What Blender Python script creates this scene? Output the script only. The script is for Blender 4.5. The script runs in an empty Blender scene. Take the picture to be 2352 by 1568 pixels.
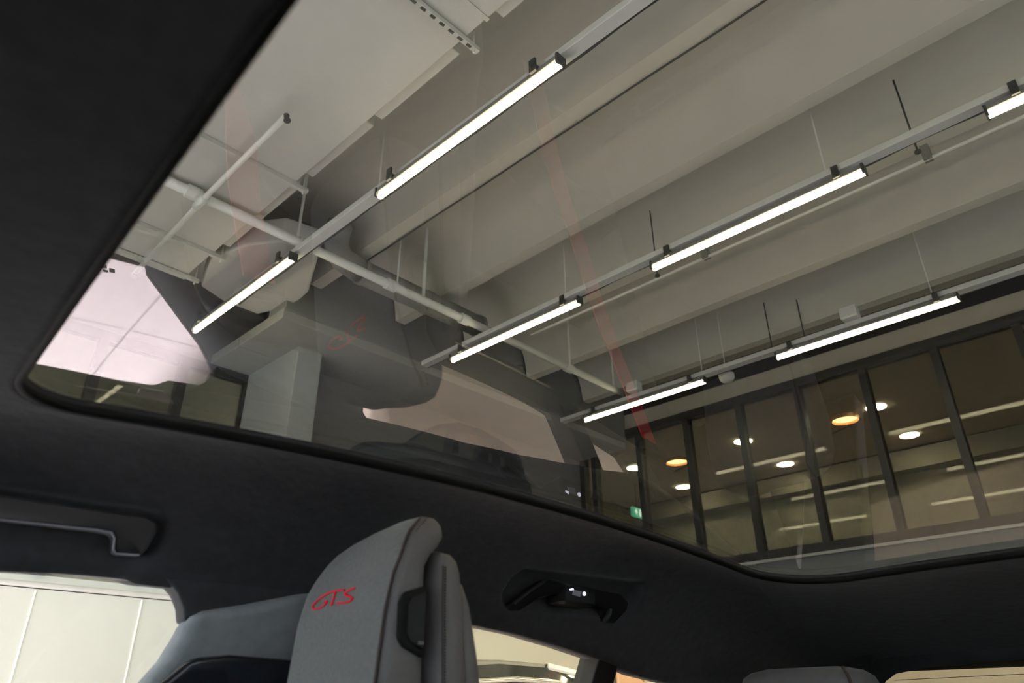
import bpy, bmesh, math, random
from mathutils import Vector, Matrix
random.seed(7)
S = bpy.context.scene
C = bpy.context.collection
Z0 = 1.25                       # eye height of the phone above the showroom floor
# ------------------------------------------------------------------ camera
W_, H_, F_ = 2352.0, 1568.0, 1649.0
upc = Vector((-26, -3224, 1649.)).normalized()
yc_ = Vector((-1688, 871, F_)); yc_ = (yc_ - upc * yc_.dot(upc)).normalized()
xc_ = yc_.cross(upc)
RC = Matrix((xc_, yc_, upc))    # camera coords (x right, y down, z forward) -> world
right, down, fwd = RC.col[0], RC.col[1], RC.col[2]
cam = bpy.data.cameras.new('camera'); cam.sensor_width = 36; cam.lens = 36 * F_ / W_
cam.clip_start = 0.01; cam.clip_end = 200
cam.dof.use_dof = True; cam.dof.focus_distance = 2.0; cam.dof.aperture_fstop = 6.0
co = bpy.data.objects.new('camera', cam); C.objects.link(co)
m = Matrix((right, -down, -fwd)).transposed().to_4x4(); m.translation = (0, 0, Z0)
co.matrix_world = m; S.camera = co
S.view_settings.view_transform = 'Standard'; S.view_settings.look = 'None'
S.view_settings.gamma = 1; S.view_settings.use_curve_mapping = False
S.view_settings.exposure = 1.9
# ------------------------------------------------------------------ room axes
AR = math.radians(3.9)
R1 = Vector((-math.sin(AR), math.cos(AR), 0)); R2 = Vector((math.cos(AR), math.sin(AR), 0))
# ------------------------------------------------------------------ world + sun
wd = bpy.data.worlds.new('world'); S.world = wd; wd.use_nodes = True
bg = wd.node_tree.nodes['Background']; bg.inputs[0].default_value = (0.80, 0.88, 1.0, 1); bg.inputs[1].default_value = 2.8
sun = bpy.data.lights.new('sun', 'SUN'); sun.energy = 27.5; sun.angle = math.radians(1.5); sun.color = (1.0, 0.90, 0.96)
so = bpy.data.objects.new('sun', sun); C.objects.link(so)
sd = (R2 * math.cos(math.radians(38)) + Vector((0, 0, -math.sin(math.radians(38))))).normalized()
so.rotation_euler = sd.to_track_quat('-Z', 'Y').to_euler(); so.location = R2 * -8 + Vector((0, 0, 8))
LED_L = 18.0

# ------------------------------------------------------------------ materials
MATS = {}
def mat(name, col, rough=0.6, metal=0.0, spec=0.5, noise=0.0, nscale=30.0, bump=0.0, emit=None, estr=0.0, coat=0.0, sheen=0.0):
    if name in MATS: return MATS[name]
    mt = bpy.data.materials.new(name); mt.use_nodes = True; nt = mt.node_tree
    b = nt.nodes['Principled BSDF']
    b.inputs['Base Color'].default_value = (*col, 1); b.inputs['Roughness'].default_value = rough
    b.inputs['Metallic'].default_value = metal; b.inputs['Specular IOR Level'].default_value = spec
    if coat: b.inputs['Coat Weight'].default_value = coat
    if sheen:
        b.inputs['Sheen Weight'].default_value = sheen; b.inputs['Sheen Roughness'].default_value = 0.4
    if noise or bump:
        tc = nt.nodes.new('ShaderNodeTexCoord'); nz = nt.nodes.new('ShaderNodeTexNoise')
        nz.inputs['Scale'].default_value = nscale; nz.inputs['Detail'].default_value = 4
        nt.links.new(tc.outputs['Object'], nz.inputs['Vector'])
        if noise:
            mx = nt.nodes.new('ShaderNodeMix'); mx.data_type = 'RGBA'
            mx.inputs['A'].default_value = (*[c * (1 - noise) for c in col], 1)
            mx.inputs['B'].default_value = (*[min(1, c * (1 + noise)) for c in col], 1)
            nt.links.new(nz.outputs['Fac'], mx.inputs['Factor']); nt.links.new(mx.outputs['Result'], b.inputs['Base Color'])
        if bump:
            bp = nt.nodes.new('ShaderNodeBump'); bp.inputs['Strength'].default_value = bump; bp.inputs['Distance'].default_value = 0.01
            nt.links.new(nz.outputs['Fac'], bp.inputs['Height']); nt.links.new(bp.outputs['Normal'], b.inputs['Normal'])
    if emit:
        b.inputs['Emission Color'].default_value = (*emit, 1); b.inputs['Emission Strength'].default_value = estr
    MATS[name] = mt; return mt
def glass(name, tint, f0=0.08, gain=1.0, gloss=0.0, deep=1.0, refl=(1, 1, 1)):
    """thin pane: tinted transmission plus a mirror reflection that grows towards grazing angles"""
    mt = bpy.data.materials.new(name); mt.use_nodes = True; nt = mt.node_tree
    for n in list(nt.nodes): nt.nodes.remove(n)
    out = nt.nodes.new('ShaderNodeOutputMaterial'); mix = nt.nodes.new('ShaderNodeMixShader')
    tr = nt.nodes.new('ShaderNodeBsdfTransparent'); tr.inputs[0].default_value = (*tint, 1)
    gl = nt.nodes.new('ShaderNodeBsdfGlossy'); gl.inputs['Roughness'].default_value = gloss; gl.inputs['Color'].default_value = (*refl, 1)
    lw = nt.nodes.new('ShaderNodeLayerWeight'); lw.inputs['Blend'].default_value = 0.5
    pw = nt.nodes.new('ShaderNodeMath'); pw.operation = 'POWER'; pw.inputs[1].default_value = 5
    ma = nt.nodes.new('ShaderNodeMath'); ma.operation = 'MULTIPLY_ADD'; ma.inputs[1].default_value = gain * (1 - f0); ma.inputs[2].default_value = f0 * gain
    ma.use_clamp = True
    L = nt.links.new
    if deep != 1.0:       # longer path through the tinted glass at a slant
        mc = nt.nodes.new('ShaderNodeMix'); mc.data_type = 'RGBA'
        mc.inputs['A'].default_value = (*tint, 1); mc.inputs['B'].default_value = (*[c * deep for c in tint], 1)
        L(lw.outputs['Facing'], mc.inputs['Factor']); L(mc.outputs['Result'], tr.inputs[0])
    L(lw.outputs['Facing'], pw.inputs[0]); L(pw.outputs[0], ma.inputs[0]); L(ma.outputs[0], mix.inputs[0])
    L(tr.outputs[0], mix.inputs[1]); L(gl.outputs[0], mix.inputs[2]); L(mix.outputs[0], out.inputs[0])
    MATS[name] = mt; return mt
def tilemat(name, col, grout, size, rough):
    mt = bpy.data.materials.new(name); mt.use_nodes = True; nt = mt.node_tree
    b = nt.nodes['Principled BSDF']; b.inputs['Roughness'].default_value = rough
    tc = nt.nodes.new('ShaderNodeTexCoord'); br = nt.nodes.new('ShaderNodeTexBrick')
    br.offset = 0.0; br.squash = 1.0
    br.inputs['Color1'].default_value = (*col, 1); br.inputs['Color2'].default_value = (*[c * 0.97 for c in col], 1)
    br.inputs['Mortar'].default_value = (*grout, 1); br.inputs['Scale'].default_value = 1
    br.inputs['Brick Width'].default_value = size; br.inputs['Row Height'].default_value = size; br.inputs['Mortar Size'].default_value = 0.006
    nt.links.new(tc.outputs['Object'], br.inputs['Vector']); nt.links.new(br.outputs['Color'], b.inputs['Base Color'])
    MATS[name] = mt; return mt

mat('pillar_suede_lit', (0.26, 0.265, 0.275), 0.95, spec=0.15, noise=0.2, nscale=60, bump=0.12, sheen=0.15)  # paler than the headliner suede: window light put into the tone
mat('suede', (0.046, 0.044, 0.047), 0.95, spec=0.15, noise=0.25, nscale=60, bump=0.15, sheen=0.12)
mat('suede_light', (0.12, 0.12, 0.125), 0.95, spec=0.15, noise=0.2, nscale=60, bump=0.12, sheen=0.15)
mat('seat_suede', (0.175, 0.172, 0.166), 0.95, spec=0.1, noise=0.18, nscale=220, bump=0.2, sheen=0.2)
mat('seat_leather', (0.11, 0.10, 0.10), 0.5, spec=0.4, noise=0.1, nscale=300, bump=0.12)
mat('black_plastic', (0.010, 0.010, 0.011), 0.55, spec=0.25, noise=0.1, nscale=200)
mat('handle_plastic', (0.022, 0.022, 0.024), 0.5, spec=0.4, noise=0.1, nscale=200)
mat('gloss_trim', (0.018, 0.02, 0.026), 0.22, spec=0.6, coat=0.4, noise=0.05)
mat('rubber', (0.004, 0.004, 0.004), 0.7, spec=0.2, noise=0.1)
mat('red_thread', (0.92, 0.02, 0.045), 0.5, spec=0.3, noise=0.1, nscale=900)
mat('red_belt', (0.95, 0.05, 0.07), 0.7, spec=0.2, noise=0.12, nscale=500)
mat('seam', (0.055, 0.035, 0.034), 0.8, noise=0.1)
mat('lining', (0.02, 0.02, 0.022), 0.9, noise=0.1)
mat('chrome', (0.75, 0.75, 0.75), 0.12, metal=1.0)
mat('concrete_paint', (0.49, 0.465, 0.405), 0.75, noise=0.06, nscale=3, bump=0.04)
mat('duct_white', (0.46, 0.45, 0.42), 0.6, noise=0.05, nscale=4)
mat('pipe_white', (0.60, 0.60, 0.57), 0.5, noise=0.05, nscale=9)
mat('trunk_grey', (0.55, 0.55, 0.52), 0.45, noise=0.04)
mat('soffit_paint', (0.32, 0.32, 0.29), 0.75, noise=0.06, nscale=3)
mat('column_paint', (0.33, 0.345, 0.335), 0.7, noise=0.05, nscale=3)
mat('duct_dim', (0.19, 0.19, 0.175), 0.7, noise=0.08, nscale=5)  # far end's weaker light put into this grey; housings and saddles share it
mat('dark_metal', (0.05, 0.05, 0.048), 0.5, noise=0.1)
mat('frame_dark', (0.035, 0.034, 0.030), 0.45, noise=0.1)
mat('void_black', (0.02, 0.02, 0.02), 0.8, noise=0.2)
mat('wall_dark', (0.20, 0.19, 0.18), 0.7, noise=0.08, nscale=3)
mat('wall_white', (0.74, 0.73, 0.68), 0.7, noise=0.03, nscale=3)
mat('partition_cream', (0.50, 0.49, 0.43), 0.6, noise=0.02, nscale=2)
mat('wall_cream', (0.82, 0.75, 0.62), 0.6, noise=0.02, nscale=2)
mat('cap_grey', (0.45, 0.43, 0.40), 0.6, noise=0.05)
mat('plaster_brown', (0.36, 0.33, 0.28), 0.8, noise=0.05, nscale=2)
mat('adj_ceiling', (0.52, 0.43, 0.34), 0.8, noise=0.05, nscale=2)
mat('adj_wall', (0.38, 0.365, 0.30), 0.8, noise=0.08, nscale=1.5)
mat('sill_grey', (0.20, 0.21, 0.21), 0.55, noise=0.05)
mat('paint_white', (0.78, 0.74, 0.71), 0.25, spec=0.5, coat=0.6, noise=0.01)
mat('paint_black', (0.02, 0.02, 0.02), 0.12, spec=0.5, coat=0.5, noise=0.05)
mat('tyre', (0.015, 0.015, 0.015), 0.8, noise=0.1)
mat('car_glass', (0.02, 0.025, 0.022), 0.04, spec=0.8, noise=0.02)
mat('mural_shine', (0.085, 0.098, 0.115), 0.5, noise=0.15, nscale=4)
mat('mural_pale', (0.17, 0.17, 0.165), 0.5, noise=0.1, nscale=4)
mat('mural_base', (0.052, 0.060, 0.072), 0.5, noise=0.1, nscale=4)
mat('mural_glass', (0.105, 0.105, 0.10), 0.5, noise=0.1, nscale=4)
mat('mural_line', (0.032, 0.036, 0.042), 0.5, noise=0.1)
mat('led', (0.9, 0.9, 0.8), 0.4, emit=(1.0, 0.91, 0.64), estr=LED_L)
mat('downlight_white', (0.9, 0.9, 0.8), 0.4, emit=(1.0, 0.90, 0.62), estr=46.0)
mat('downlight_warm', (0.9, 0.7, 0.5), 0.4, emit=(1.0, 0.62, 0.24), estr=7.0)
mat('cabin_led', (0.9, 0.9, 1), 0.4, emit=(0.85, 0.85, 1.0), estr=0.5)
mat('lens_grey', (0.30, 0.29, 0.33), 0.3, noise=0.05)
mat('exit_green', (0.1, 0.6, 0.4), 0.4, emit=(0.15, 0.8, 0.55), estr=0.6)
mat('exit_white', (0.8, 0.9, 0.9), 0.4, emit=(0.8, 1, 0.95), estr=1.4)
mat('sign_orange', (0.75, 0.45, 0.28), 0.6, noise=0.03)
mat('sign_line', (0.35, 0.25, 0.12), 0.6, noise=0.03)
mat('etch', (0.05, 0.05, 0.055), 0.7, noise=0.05)
tilemat('floor_tile', (0.60, 0.57, 0.55), (0.40, 0.38, 0.37), 1.2, 0.35)
glass('roof_glass', (0.225, 0.224, 0.205), 0.102, 1.0, deep=0.60, refl=(1.0, 0.91, 0.97))
glass('side_glass', (0.74, 0.75, 0.73), 0.05, 0.8)
glass('privacy_glass', (0.92, 0.88, 0.78), 0.05, 0.8)
glass('rear_tint', (0.52, 0.49, 0.425), 0.05, 0.8)
glass('pane_glass', (0.86, 0.86, 0.82), 0.035, 0.5)
glass('facade_glass', (0.92, 0.94, 0.95), 0.05, 0.7)

# ------------------------------------------------------------------ mesh helpers
class MB:
    def __init__(s): s.v = []; s.f = []
    def add(s, v, f):
        o = len(s.v); s.v += [tuple(p) for p in v]; s.f += [tuple(i + o for i in q) for q in f]; return s
    def box(s, x0, x1, y0, y1, z0, z1):
        return s.add([(x0,y0,z0),(x1,y0,z0),(x1,y1,z0),(x0,y1,z0),(x0,y0,z1),(x1,y0,z1),(x1,y1,z1),(x0,y1,z1)],
                     [(0,3,2,1),(4,5,6,7),(0,1,5,4),(1,2,6,5),(2,3,7,6),(3,0,4,7)])
    def tube(s, pts, r, n=10, caps=True):
        pts = [Vector(p) for p in pts]; vs = []; fs = []; rr = r if isinstance(r, (list, tuple)) else [r] * len(pts)
        prev = None
        for i, p in enumerate(pts):
            t = (pts[min(i + 1, len(pts) - 1)] - pts[max(i - 1, 0)]).normalized()
            if prev is None:
                a = t.cross(Vector((0, 0, 1)));
                if a.length < 1e-3: a = t.cross(Vector((1, 0, 0)))
                a.normalize()
            else:
                a = (prev - t * prev.dot(t)).normalized()
            prev = a; b = t.cross(a)
            for k in range(n):
                an = 2 * math.pi * k / n; vs.append(p + (a * math.cos(an) + b * math.sin(an)) * rr[i])
        for i in range(len(pts) - 1):
            for k in range(n):
                fs.append((i*n+k, i*n+(k+1)%n, (i+1)*n+(k+1)%n, (i+1)*n+k))
        if caps: fs.append(tuple(range(n - 1, -1, -1))); fs.append(tuple((len(pts)-1)*n + k for k in range(n)))
        return s.add(vs, fs)
    def loft(s, rings, caps=True, closed=True):
        n = len(rings[0]); vs = [p for r in rings for p in r]; fs = []
        for i in range(len(rings) - 1):
            for k in range(n if closed else n - 1):
                fs.append((i*n+k, i*n+(k+1)%n, (i+1)*n+(k+1)%n, (i+1)*n+k))
        if caps: fs.append(tuple(range(n - 1, -1, -1))); fs.append(tuple((len(rings)-1)*n + k for k in range(n)))
        return s.add(vs, fs)
    def prism(s, poly, fn, d0, d1):
        """poly of 2-D points; fn(u, v, d) -> 3-D point; from depth d0 to d1"""
        return s.loft([[fn(u, v, d0) for u, v in poly], [fn(u, v, d1) for u, v in poly]])
    def cyl(s, c, r, h, n=24):
        return s.tube([c, (c[0], c[1], c[2] + h)], r, n)
def link(name, mb, material, parent=None, smooth=False, bevel=0.0, sub=0, loc=None, seg=2):
    me = bpy.data.meshes.new(name); me.from_pydata([tuple(p) for p in mb.v], [], mb.f)
    bm = bmesh.new(); bm.from_mesh(me); bmesh.ops.recalc_face_normals(bm, faces=bm.faces)
    if bevel:
        es = [e for e in bm.edges if len(e.link_faces) == 2 and e.calc_face_angle(0) > 0.5]
        bmesh.ops.bevel(bm, geom=es, offset=bevel, segments=seg, affect='EDGES', profile=0.5)
    bm.to_mesh(me); bm.free()
    me.materials.append(MATS[material])
    if smooth:
        for p in me.polygons: p.use_smooth = True
    o = bpy.data.objects.new(name, me); C.objects.link(o)
    if parent is not None: o.parent = parent
    if loc is not None: o.location = loc
    if sub:
        md = o.modifiers.new('subdivision', 'SUBSURF'); md.levels = sub; md.render_levels = sub
    if smooth and bevel:
        md = o.modifiers.new('weighted', 'WEIGHTED_NORMAL')
    return o
def tag(o, label, cat, group=None, kind=None):
    o['label'] = label; o['category'] = cat
    if group: o['group'] = group
    if kind: o['kind'] = kind
    return o
def empty(name, loc, rz=0.0):
    o = bpy.data.objects.new(name, None); C.objects.link(o); o.location = loc; o.rotation_euler = (0, 0, rz); o.empty_display_size = 0.1
    return o
def thing(name, label, cat, loc=(0, 0, 0), rz=0.0, group=None):
    return tag(empty(name, loc, rz), label, cat, group)
def copy_tree(o, parent=None):
    c = o.copy(); C.objects.link(c)
    if parent is not None: c.parent = parent
    for ch in list(o.children): copy_tree(ch, c)
    return c
def rloc(r1, r2, z): return R1 * r1 + R2 * r2 + Vector((0, 0, z + Z0))
def struct(name, label=None, cat='structure', loc=(0, 0, 0), rz=AR):
    o = empty(name, loc, rz); o['kind'] = 'structure'
    if label: o['label'] = label; o['category'] = cat
    return o
def smesh(name, mb, material, label, cat, **k):
    o = link(name, mb, material, **k); o.rotation_euler = (0, 0, AR); o.location = (0, 0, Z0); o['kind'] = 'structure'
    o['label'] = label; o['category'] = cat; return o
# In the room frame meshes use local x = r2, y = r1, z above the camera.
def sstep(a, b, x):
    t = max(0.0, min(1.0, (x - a) / (b - a))); return t * t * (3 - 2 * t)
def lerp(a, b, t): return a + (b - a) * t
def interp(tab, x):
    if x <= tab[0][0]: return tab[0][1]
    for (x0, y0), (x1, y1) in zip(tab, tab[1:]):
        if x <= x1: return lerp(y0, y1, (x - x0) / (x1 - x0))
    return tab[-1][1]

# ================================================================== SHOWROOM SHELL
FL = -Z0
smesh('floor', MB().box(-3.4, 11.4, -4.2, 6.6, FL - 0.1, FL), 'floor_tile', 'pale square floor tiles of the showroom under the car', 'floor')
SLAB = 3.72; JB = 3.30
ceil = struct('ceiling', 'painted concrete ribbed ceiling above the glass car roof', 'ceiling', loc=(0, 0, Z0))
link('slab', MB().box(-3.4, 7.35, -4.2, 6.5, SLAB, SLAB + 0.2), 'concrete_paint', ceil)
jm = None
for i, r2 in enumerate([-1.98, -1.06, -0.13, 0.79, 1.71, 2.64, 3.57, 4.47, 5.41, 6.40]):
    # each rib flares into the slab with a cove on both flanks
    hf = [(0.0, JB), (-0.010, JB + 0.08), (-0.025, JB + 0.17), (-0.055, JB + 0.26), (-0.105, JB + 0.335), (-0.18, JB + 0.385), (-0.27, JB + 0.41), (-0.36, SLAB + 0.002)]
    pr = hf + [(0.11 - u, v) for u, v in reversed(hf)]
    b = MB().loft([[(u, y, v) for u, v in pr] for y in (-4.2, 4.95)])
    if jm is None:
        j = link('ceiling_joist', b, 'concrete_paint', ceil, smooth=True); j.data.set_sharp_from_angle(angle=math.radians(40)); jm = j
    else:
        j = jm.copy(); C.objects.link(j); j.parent = ceil
    j.location = (r2, 0, 0)
# header beam across the joist ends
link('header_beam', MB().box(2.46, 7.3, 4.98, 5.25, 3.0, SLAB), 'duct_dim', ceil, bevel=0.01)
# end wall, dark, with the soffit and column in front
smesh('wall_end', MB().box(3.0, 7.3, 5.75, 5.9, FL, SLAB), 'wall_dark', 'dark grey end wall carrying the car mural', 'wall')
smesh('wall_end_upper', MB().box(-3.4, 3.0, 6.3, 6.45, 2.92, SLAB), 'wall_dark', 'dim wall band above the small glazed bay', 'wall')
smesh('wall_end_lower', MB().box(-3.4, 3.0, 6.3, 6.45, FL, 0.9), 'wall_white', 'white wall below the small glazed bay', 'wall')
smesh('trim_1', MB().box(2.46, 7.3, 5.0, 5.76, 2.92, 3.02).box(2.46, 3.1, 5.765, 6.35, 2.921, 3.02), 'soffit_paint', 'flat pale soffit slab projecting over the dark end wall', 'soffit', bevel=0.006)
smesh('column', MB().box(2.84, 3.09, 5.38, 6.34, FL, 2.95), 'column_paint', 'pale square column under the soffit beside the glazed bay', 'column', bevel=0.008)
# left glazed bay in the end wall
w2 = struct('window_2', 'small glazed bay with dark frame left of the pale column', 'window', loc=(0, 0, Z0))
link('frame', MB().box(-0.6, 2.92, 6.28, 6.36, 2.83, 2.92), 'frame_dark', w2)
link('frame', MB().box(2.82, 2.92, 6.28, 6.36, 0.9, 2.83), 'frame_dark', w2)
xs = [-0.6, 0.13, 0.83, 1.53, 2.23, 2.86]
for a, b in zip(xs, xs[1:]):
    link('mullion', MB().box(a - 0.04, a + 0.04, 6.27, 6.36, 0.9, 2.84), 'frame_dark', w2)
    link('pane', MB().box(a + 0.04, b - 0.04, 6.315, 6.321, 0.9, 2.83), 'pane_glass', w2)
smesh('wall_bay', MB().box(-3.4, 3.0, 8.4, 8.5, FL, 3.9), 'adj_wall', 'dim olive wall of the room behind the small glazed bay', 'wall')
smesh('ceiling_bay', MB().box(-3.4, 3.0, 6.4, 8.5, 3.35, 3.4), 'adj_wall', 'plain ceiling of the room behind the small glazed bay', 'ceiling')
smesh('wall_bay_left', MB().box(-3.4, -3.3, 6.4, 8.5, FL, 3.9).box(2.95, 3.05, 5.9, 8.5, FL, 3.9), 'adj_wall', 'side walls of the room behind the small glazed bay', 'wall')
# long glazed wall on the right
D2 = 7.3
smesh('wall_right', MB().box(D2, D2 + 0.12, -4.2, 5.75, 3.167, 3.366).box(D2, D2 + 0.12, -4.2, 5.75, 3.64, SLAB), 'plaster_brown', 'brown plaster strip over the long glazed wall', 'wall')
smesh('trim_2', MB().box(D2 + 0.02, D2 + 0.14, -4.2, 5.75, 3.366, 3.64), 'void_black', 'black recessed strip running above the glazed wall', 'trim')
w1 = struct('window_1', 'long glazed wall with dark mullions looking into the next room', 'window', loc=(0, 0, Z0))
link('frame', MB().box(D2 - 0.03, D2 + 0.08, -4.2, 5.75, 3.07, 3.167), 'frame_dark', w1)
link('transom', MB().box(D2 - 0.04, D2 + 0.08, -4.2, 5.75, 1.33, 1.43), 'frame_dark', w1)
mr = [5.70, 5.51, 4.80, 4.11, 3.42, 2.73, 2.04, 1.36, 0.67, -0.02, -0.71, -1.4, -2.1]
for a, b in zip(mr, mr[1:] + [-2.8]):
    link('mullion', MB().box(D2 - 0.03, D2 + 0.08, a - 0.035, a + 0.035, 1.43, 3.08), 'frame_dark', w1)
    link('pane', MB().box(D2 + 0.02, D2 + 0.026, b + 0.035, a - 0.035, 1.43, 3.07), 'pane_glass', w1)
sill = smesh('wall_right_lower', MB().box(D2 - 0.10, D2 + 0.1, -4.2, 5.75, 0.85, 1.30), 'sill_grey', 'blue grey panelled wall below the long glazed wall', 'wall')
smesh('wall_right_base', MB().box(D2 - 0.11, D2 + 0.1, -4.2, 5.75, FL, 0.85), 'wall_cream', 'cream lower wall seen through the rear window', 'wall')
smesh('trim_3', MB().box(D2 - 0.14, D2 + 0.05, -4.2, 5.75, 1.30, 1.325), 'trunk_grey', 'pale thin sill line under the long glazed wall', 'trim')
# next room
smesh('ceiling_next_room', MB().box(D2 + 0.13, 11.3, -4.2, 7.5, 3.22, 3.3), 'adj_ceiling', 'brown ceiling of the next room behind the glazed wall', 'ceiling')
smesh('wall_next_room', MB().box(11.05, 11.25, -4.2, 7.5, FL, 3.3), 'adj_wall', 'olive far wall of the next room', 'wall')
smesh('trim_4', MB().box(10.80, 11.06, -4.2, 7.5, 2.92, 3.2), 'plaster_brown', 'paler bulkhead where the next room ceiling meets its wall', 'trim')
smesh('wall_next_room_end', MB().box(D2 + 0.1, 11.3, 7.45, 7.6, FL, 3.3).box(D2, D2 + 0.1, 5.9, 7.6, FL, 3.3), 'adj_wall', 'olive end wall of the next room', 'wall')
smesh('wall_next_room_back', MB().box(D2 + 0.1, 11.3, -4.3, -4.2, FL, 3.3), 'adj_wall', 'olive rear wall of the next room', 'wall')
# street facade in front of the car (r2 = -3.2) and closing wall behind the camera
smesh('wall_front', MB().box(-3.4, -3.2, -4.2, 1.7, 0.42, SLAB).box(-3.4, -3.2, -4.2, 1.7, FL, -0.95).box(-3.4, -3.2, 1.5, 1.7, -0.95, 0.42).box(-3.4, -3.2, -4.2, -3.4, -0.95, 0.42).box(-3.4, -3.2, 1.7, 6.4, 2.62, SLAB).box(-3.4, -3.2, 5.6, 6.4, FL, 2.62), 'wall_white', 'white street wall around the added daylight windows', 'wall')
w3 = struct('added_window_3', 'tall street window added out of view to let the sun onto the floor', 'window', loc=(0, 0, Z0))  # added unseen opening, placed so the sun patch misses the car
for a in (1.74, 3.0, 4.3, 5.56): link('mullion', MB().box(-3.34, -3.26, a - 0.04, a + 0.04, FL, 2.62), 'frame_dark', w3)
for a, b in ((1.78, 2.96), (3.04, 4.26), (4.34, 5.52)): link('pane', MB().box(-3.303, -3.297, a, b, FL, 2.62), 'facade_glass', w3)
w4 = struct('added_window_4', 'wide window added out of view on the driver side to bring in daylight', 'window', loc=(0, 0, Z0))  # unseen glazing added to bring more sky light into the cabin
for a in (-2.5, -0.7, 1.1, 2.9, 4.7, 6.5): link('mullion', MB().box(a - 0.04, a + 0.04, -4.28, -4.18, -0.6, 2.2), 'frame_dark', w4)
for a in (-2.5, -0.7, 1.1, 2.9, 4.7): link('pane', MB().box(a + 0.04, a + 1.76, -4.233, -4.227, -0.6, 2.2), 'facade_glass', w4)
w5 = struct('added_window_5', 'low street window added out of view to send sky light through the windscreen', 'window', loc=(0, 0, Z0))  # added unseen, head kept low so only sky reaches the seat
for a in (-3.4, -1.8, -0.15, 1.5): link('mullion', MB().box(-3.34, -3.26, a - 0.04, a + 0.04, -0.95, 0.42), 'frame_dark', w5)
for a, b in ((-3.36, -1.84), (-1.76, -0.19), (-0.11, 1.46)): link('pane', MB().box(-3.303, -3.297, a, b, -0.95, 0.42), 'facade_glass', w5)
smesh('wall_back', MB().box(-3.4, 7.4, -4.3, -4.15, FL, -0.6).box(-3.4, 7.4, -4.3, -4.15, 2.2, SLAB).box(-3.4, -2.5, -4.3, -4.15, -0.6, 2.2).box(6.5, 7.4, -4.3, -4.15, -0.6, 2.2), 'wall_white', 'white wall on the driver side of the showroom', 'wall')
# low cream partition beyond the cars
smesh('wall_partition', MB().box(-3.2, 7.2, 5.0, 5.12, FL, 0.638), 'partition_cream', 'low cream partition wall seen through the side windows', 'wall')
smesh('trim_5', MB().box(-3.2, 7.2, 4.97, 5.15, 0.644, 0.674), 'cap_grey', 'grey coping along the low cream partition', 'trim', bevel=0.01)
for k, r2 in enumerate([0.62, 1.22, 1.82, 2.42]):
    smesh('trim_6' if k == 0 else 'trim_6.%03d' % k, MB().box(r2, r2 + 0.008, 4.994, 5.0, FL, 0.63), 'wall_white', ['first', 'second', 'third', 'fourth'][k] + ' thin upright joint strip on the cream partition from the street', 'trim')

# ================================================================== CEILING SERVICES
# --- linear LED luminaires
def make_led(label, r1, r2, z, L, group='linear ceiling lights'):
    t = thing('linear_light', label, 'ceiling light', rloc(r1, r2, z), AR, group)
    link('housing', MB().box(-0.026, 0.026, -L/2, L/2, 0.030, 0.06), 'duct_dim', t, bevel=0.004)
    link('diffuser', MB().loft([[(-0.013, y, 0.030), (-0.016, y, 0.012), (-0.013, y, -0.006), (0.0, y, -0.010), (0.013, y, -0.006), (0.016, y, 0.012), (0.013, y, 0.030)] for y in (-L/2 + 0.006, L/2 - 0.006)]), 'led', t)
    for y in (-L/2, L/2 - 0.008): link('end_cap', MB().box(-0.034, 0.034, y - 0.004, y + 0.012, -0.004, 0.062), 'dark_metal', t, bevel=0.003)
    for y in (-L/2 + 0.15, L/2 - 0.15): link('clip', MB().box(-0.05, -0.036, y - 0.02, y + 0.02, 0.03, 0.115).box(-0.05, 0.03, y - 0.02, y + 0.02, 0.062, 0.075), 'dark_metal', t)
    return t
H = 2.8
leds = [(1.43, 1.98, 0.707), (0.554, 1.08, 0.7095), (1.056, 1.589, 1.379), (0.281, 0.815, 1.377), (-0.48, 0.0526, 1.375), (1.091, 1.626, 2.108), (0.2935, 0.8305, 2.106)]
LB = ['bright linear light under the white duct end, nearest the column',
      'longest looking bright linear light, beside the white duct',
      'linear light in the middle row nearest the end wall',
      'linear light in the middle row with a thin rod hanging beside it',
      'linear light in the middle row cut off by the photo edge',
      'linear light along the glazed wall, nearer the dark end wall',
      'linear light along the glazed wall, above the warm round lamps']
for (a, b, r2), lb in zip(leds, LB):
    make_led(lb, (a + b) / 2 * H, r2 * H, H, (b - a) * H)
for k, (r1, r2) in enumerate([(0.0, 1.985), (-2.2, 1.985), (-2.6, 3.86), (-0.9, 5.9), (-2.9, 5.9), (0.4, -0.6), (2.6, -0.6), (4.6, -0.6), (-1.8, -0.6)]):
    make_led(['linear light continuing the duct row over the bonnet', 'last linear light of the duct row by the back wall', 'last linear light of the middle row by the back wall', 'third linear light of the glazed wall row',
              'last linear light of the glazed wall row', 'linear light over the car bonnet near the street wall', 'linear light over the sunlit floor', 'linear light over the low partition near the street', 'linear light by the back wall near the street'][k], r1, r2, H, 1.5)
make_led('linear light added out of view to brighten the room behind the small glazed bay', 7.3, 0.3, 3.24, 1.5)  # this lamp and the next are added, hidden, to brighten the bay room
make_led('second linear light added out of view to brighten the room behind the small glazed bay', 7.3, -1.3, 3.24, 1.5)
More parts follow.
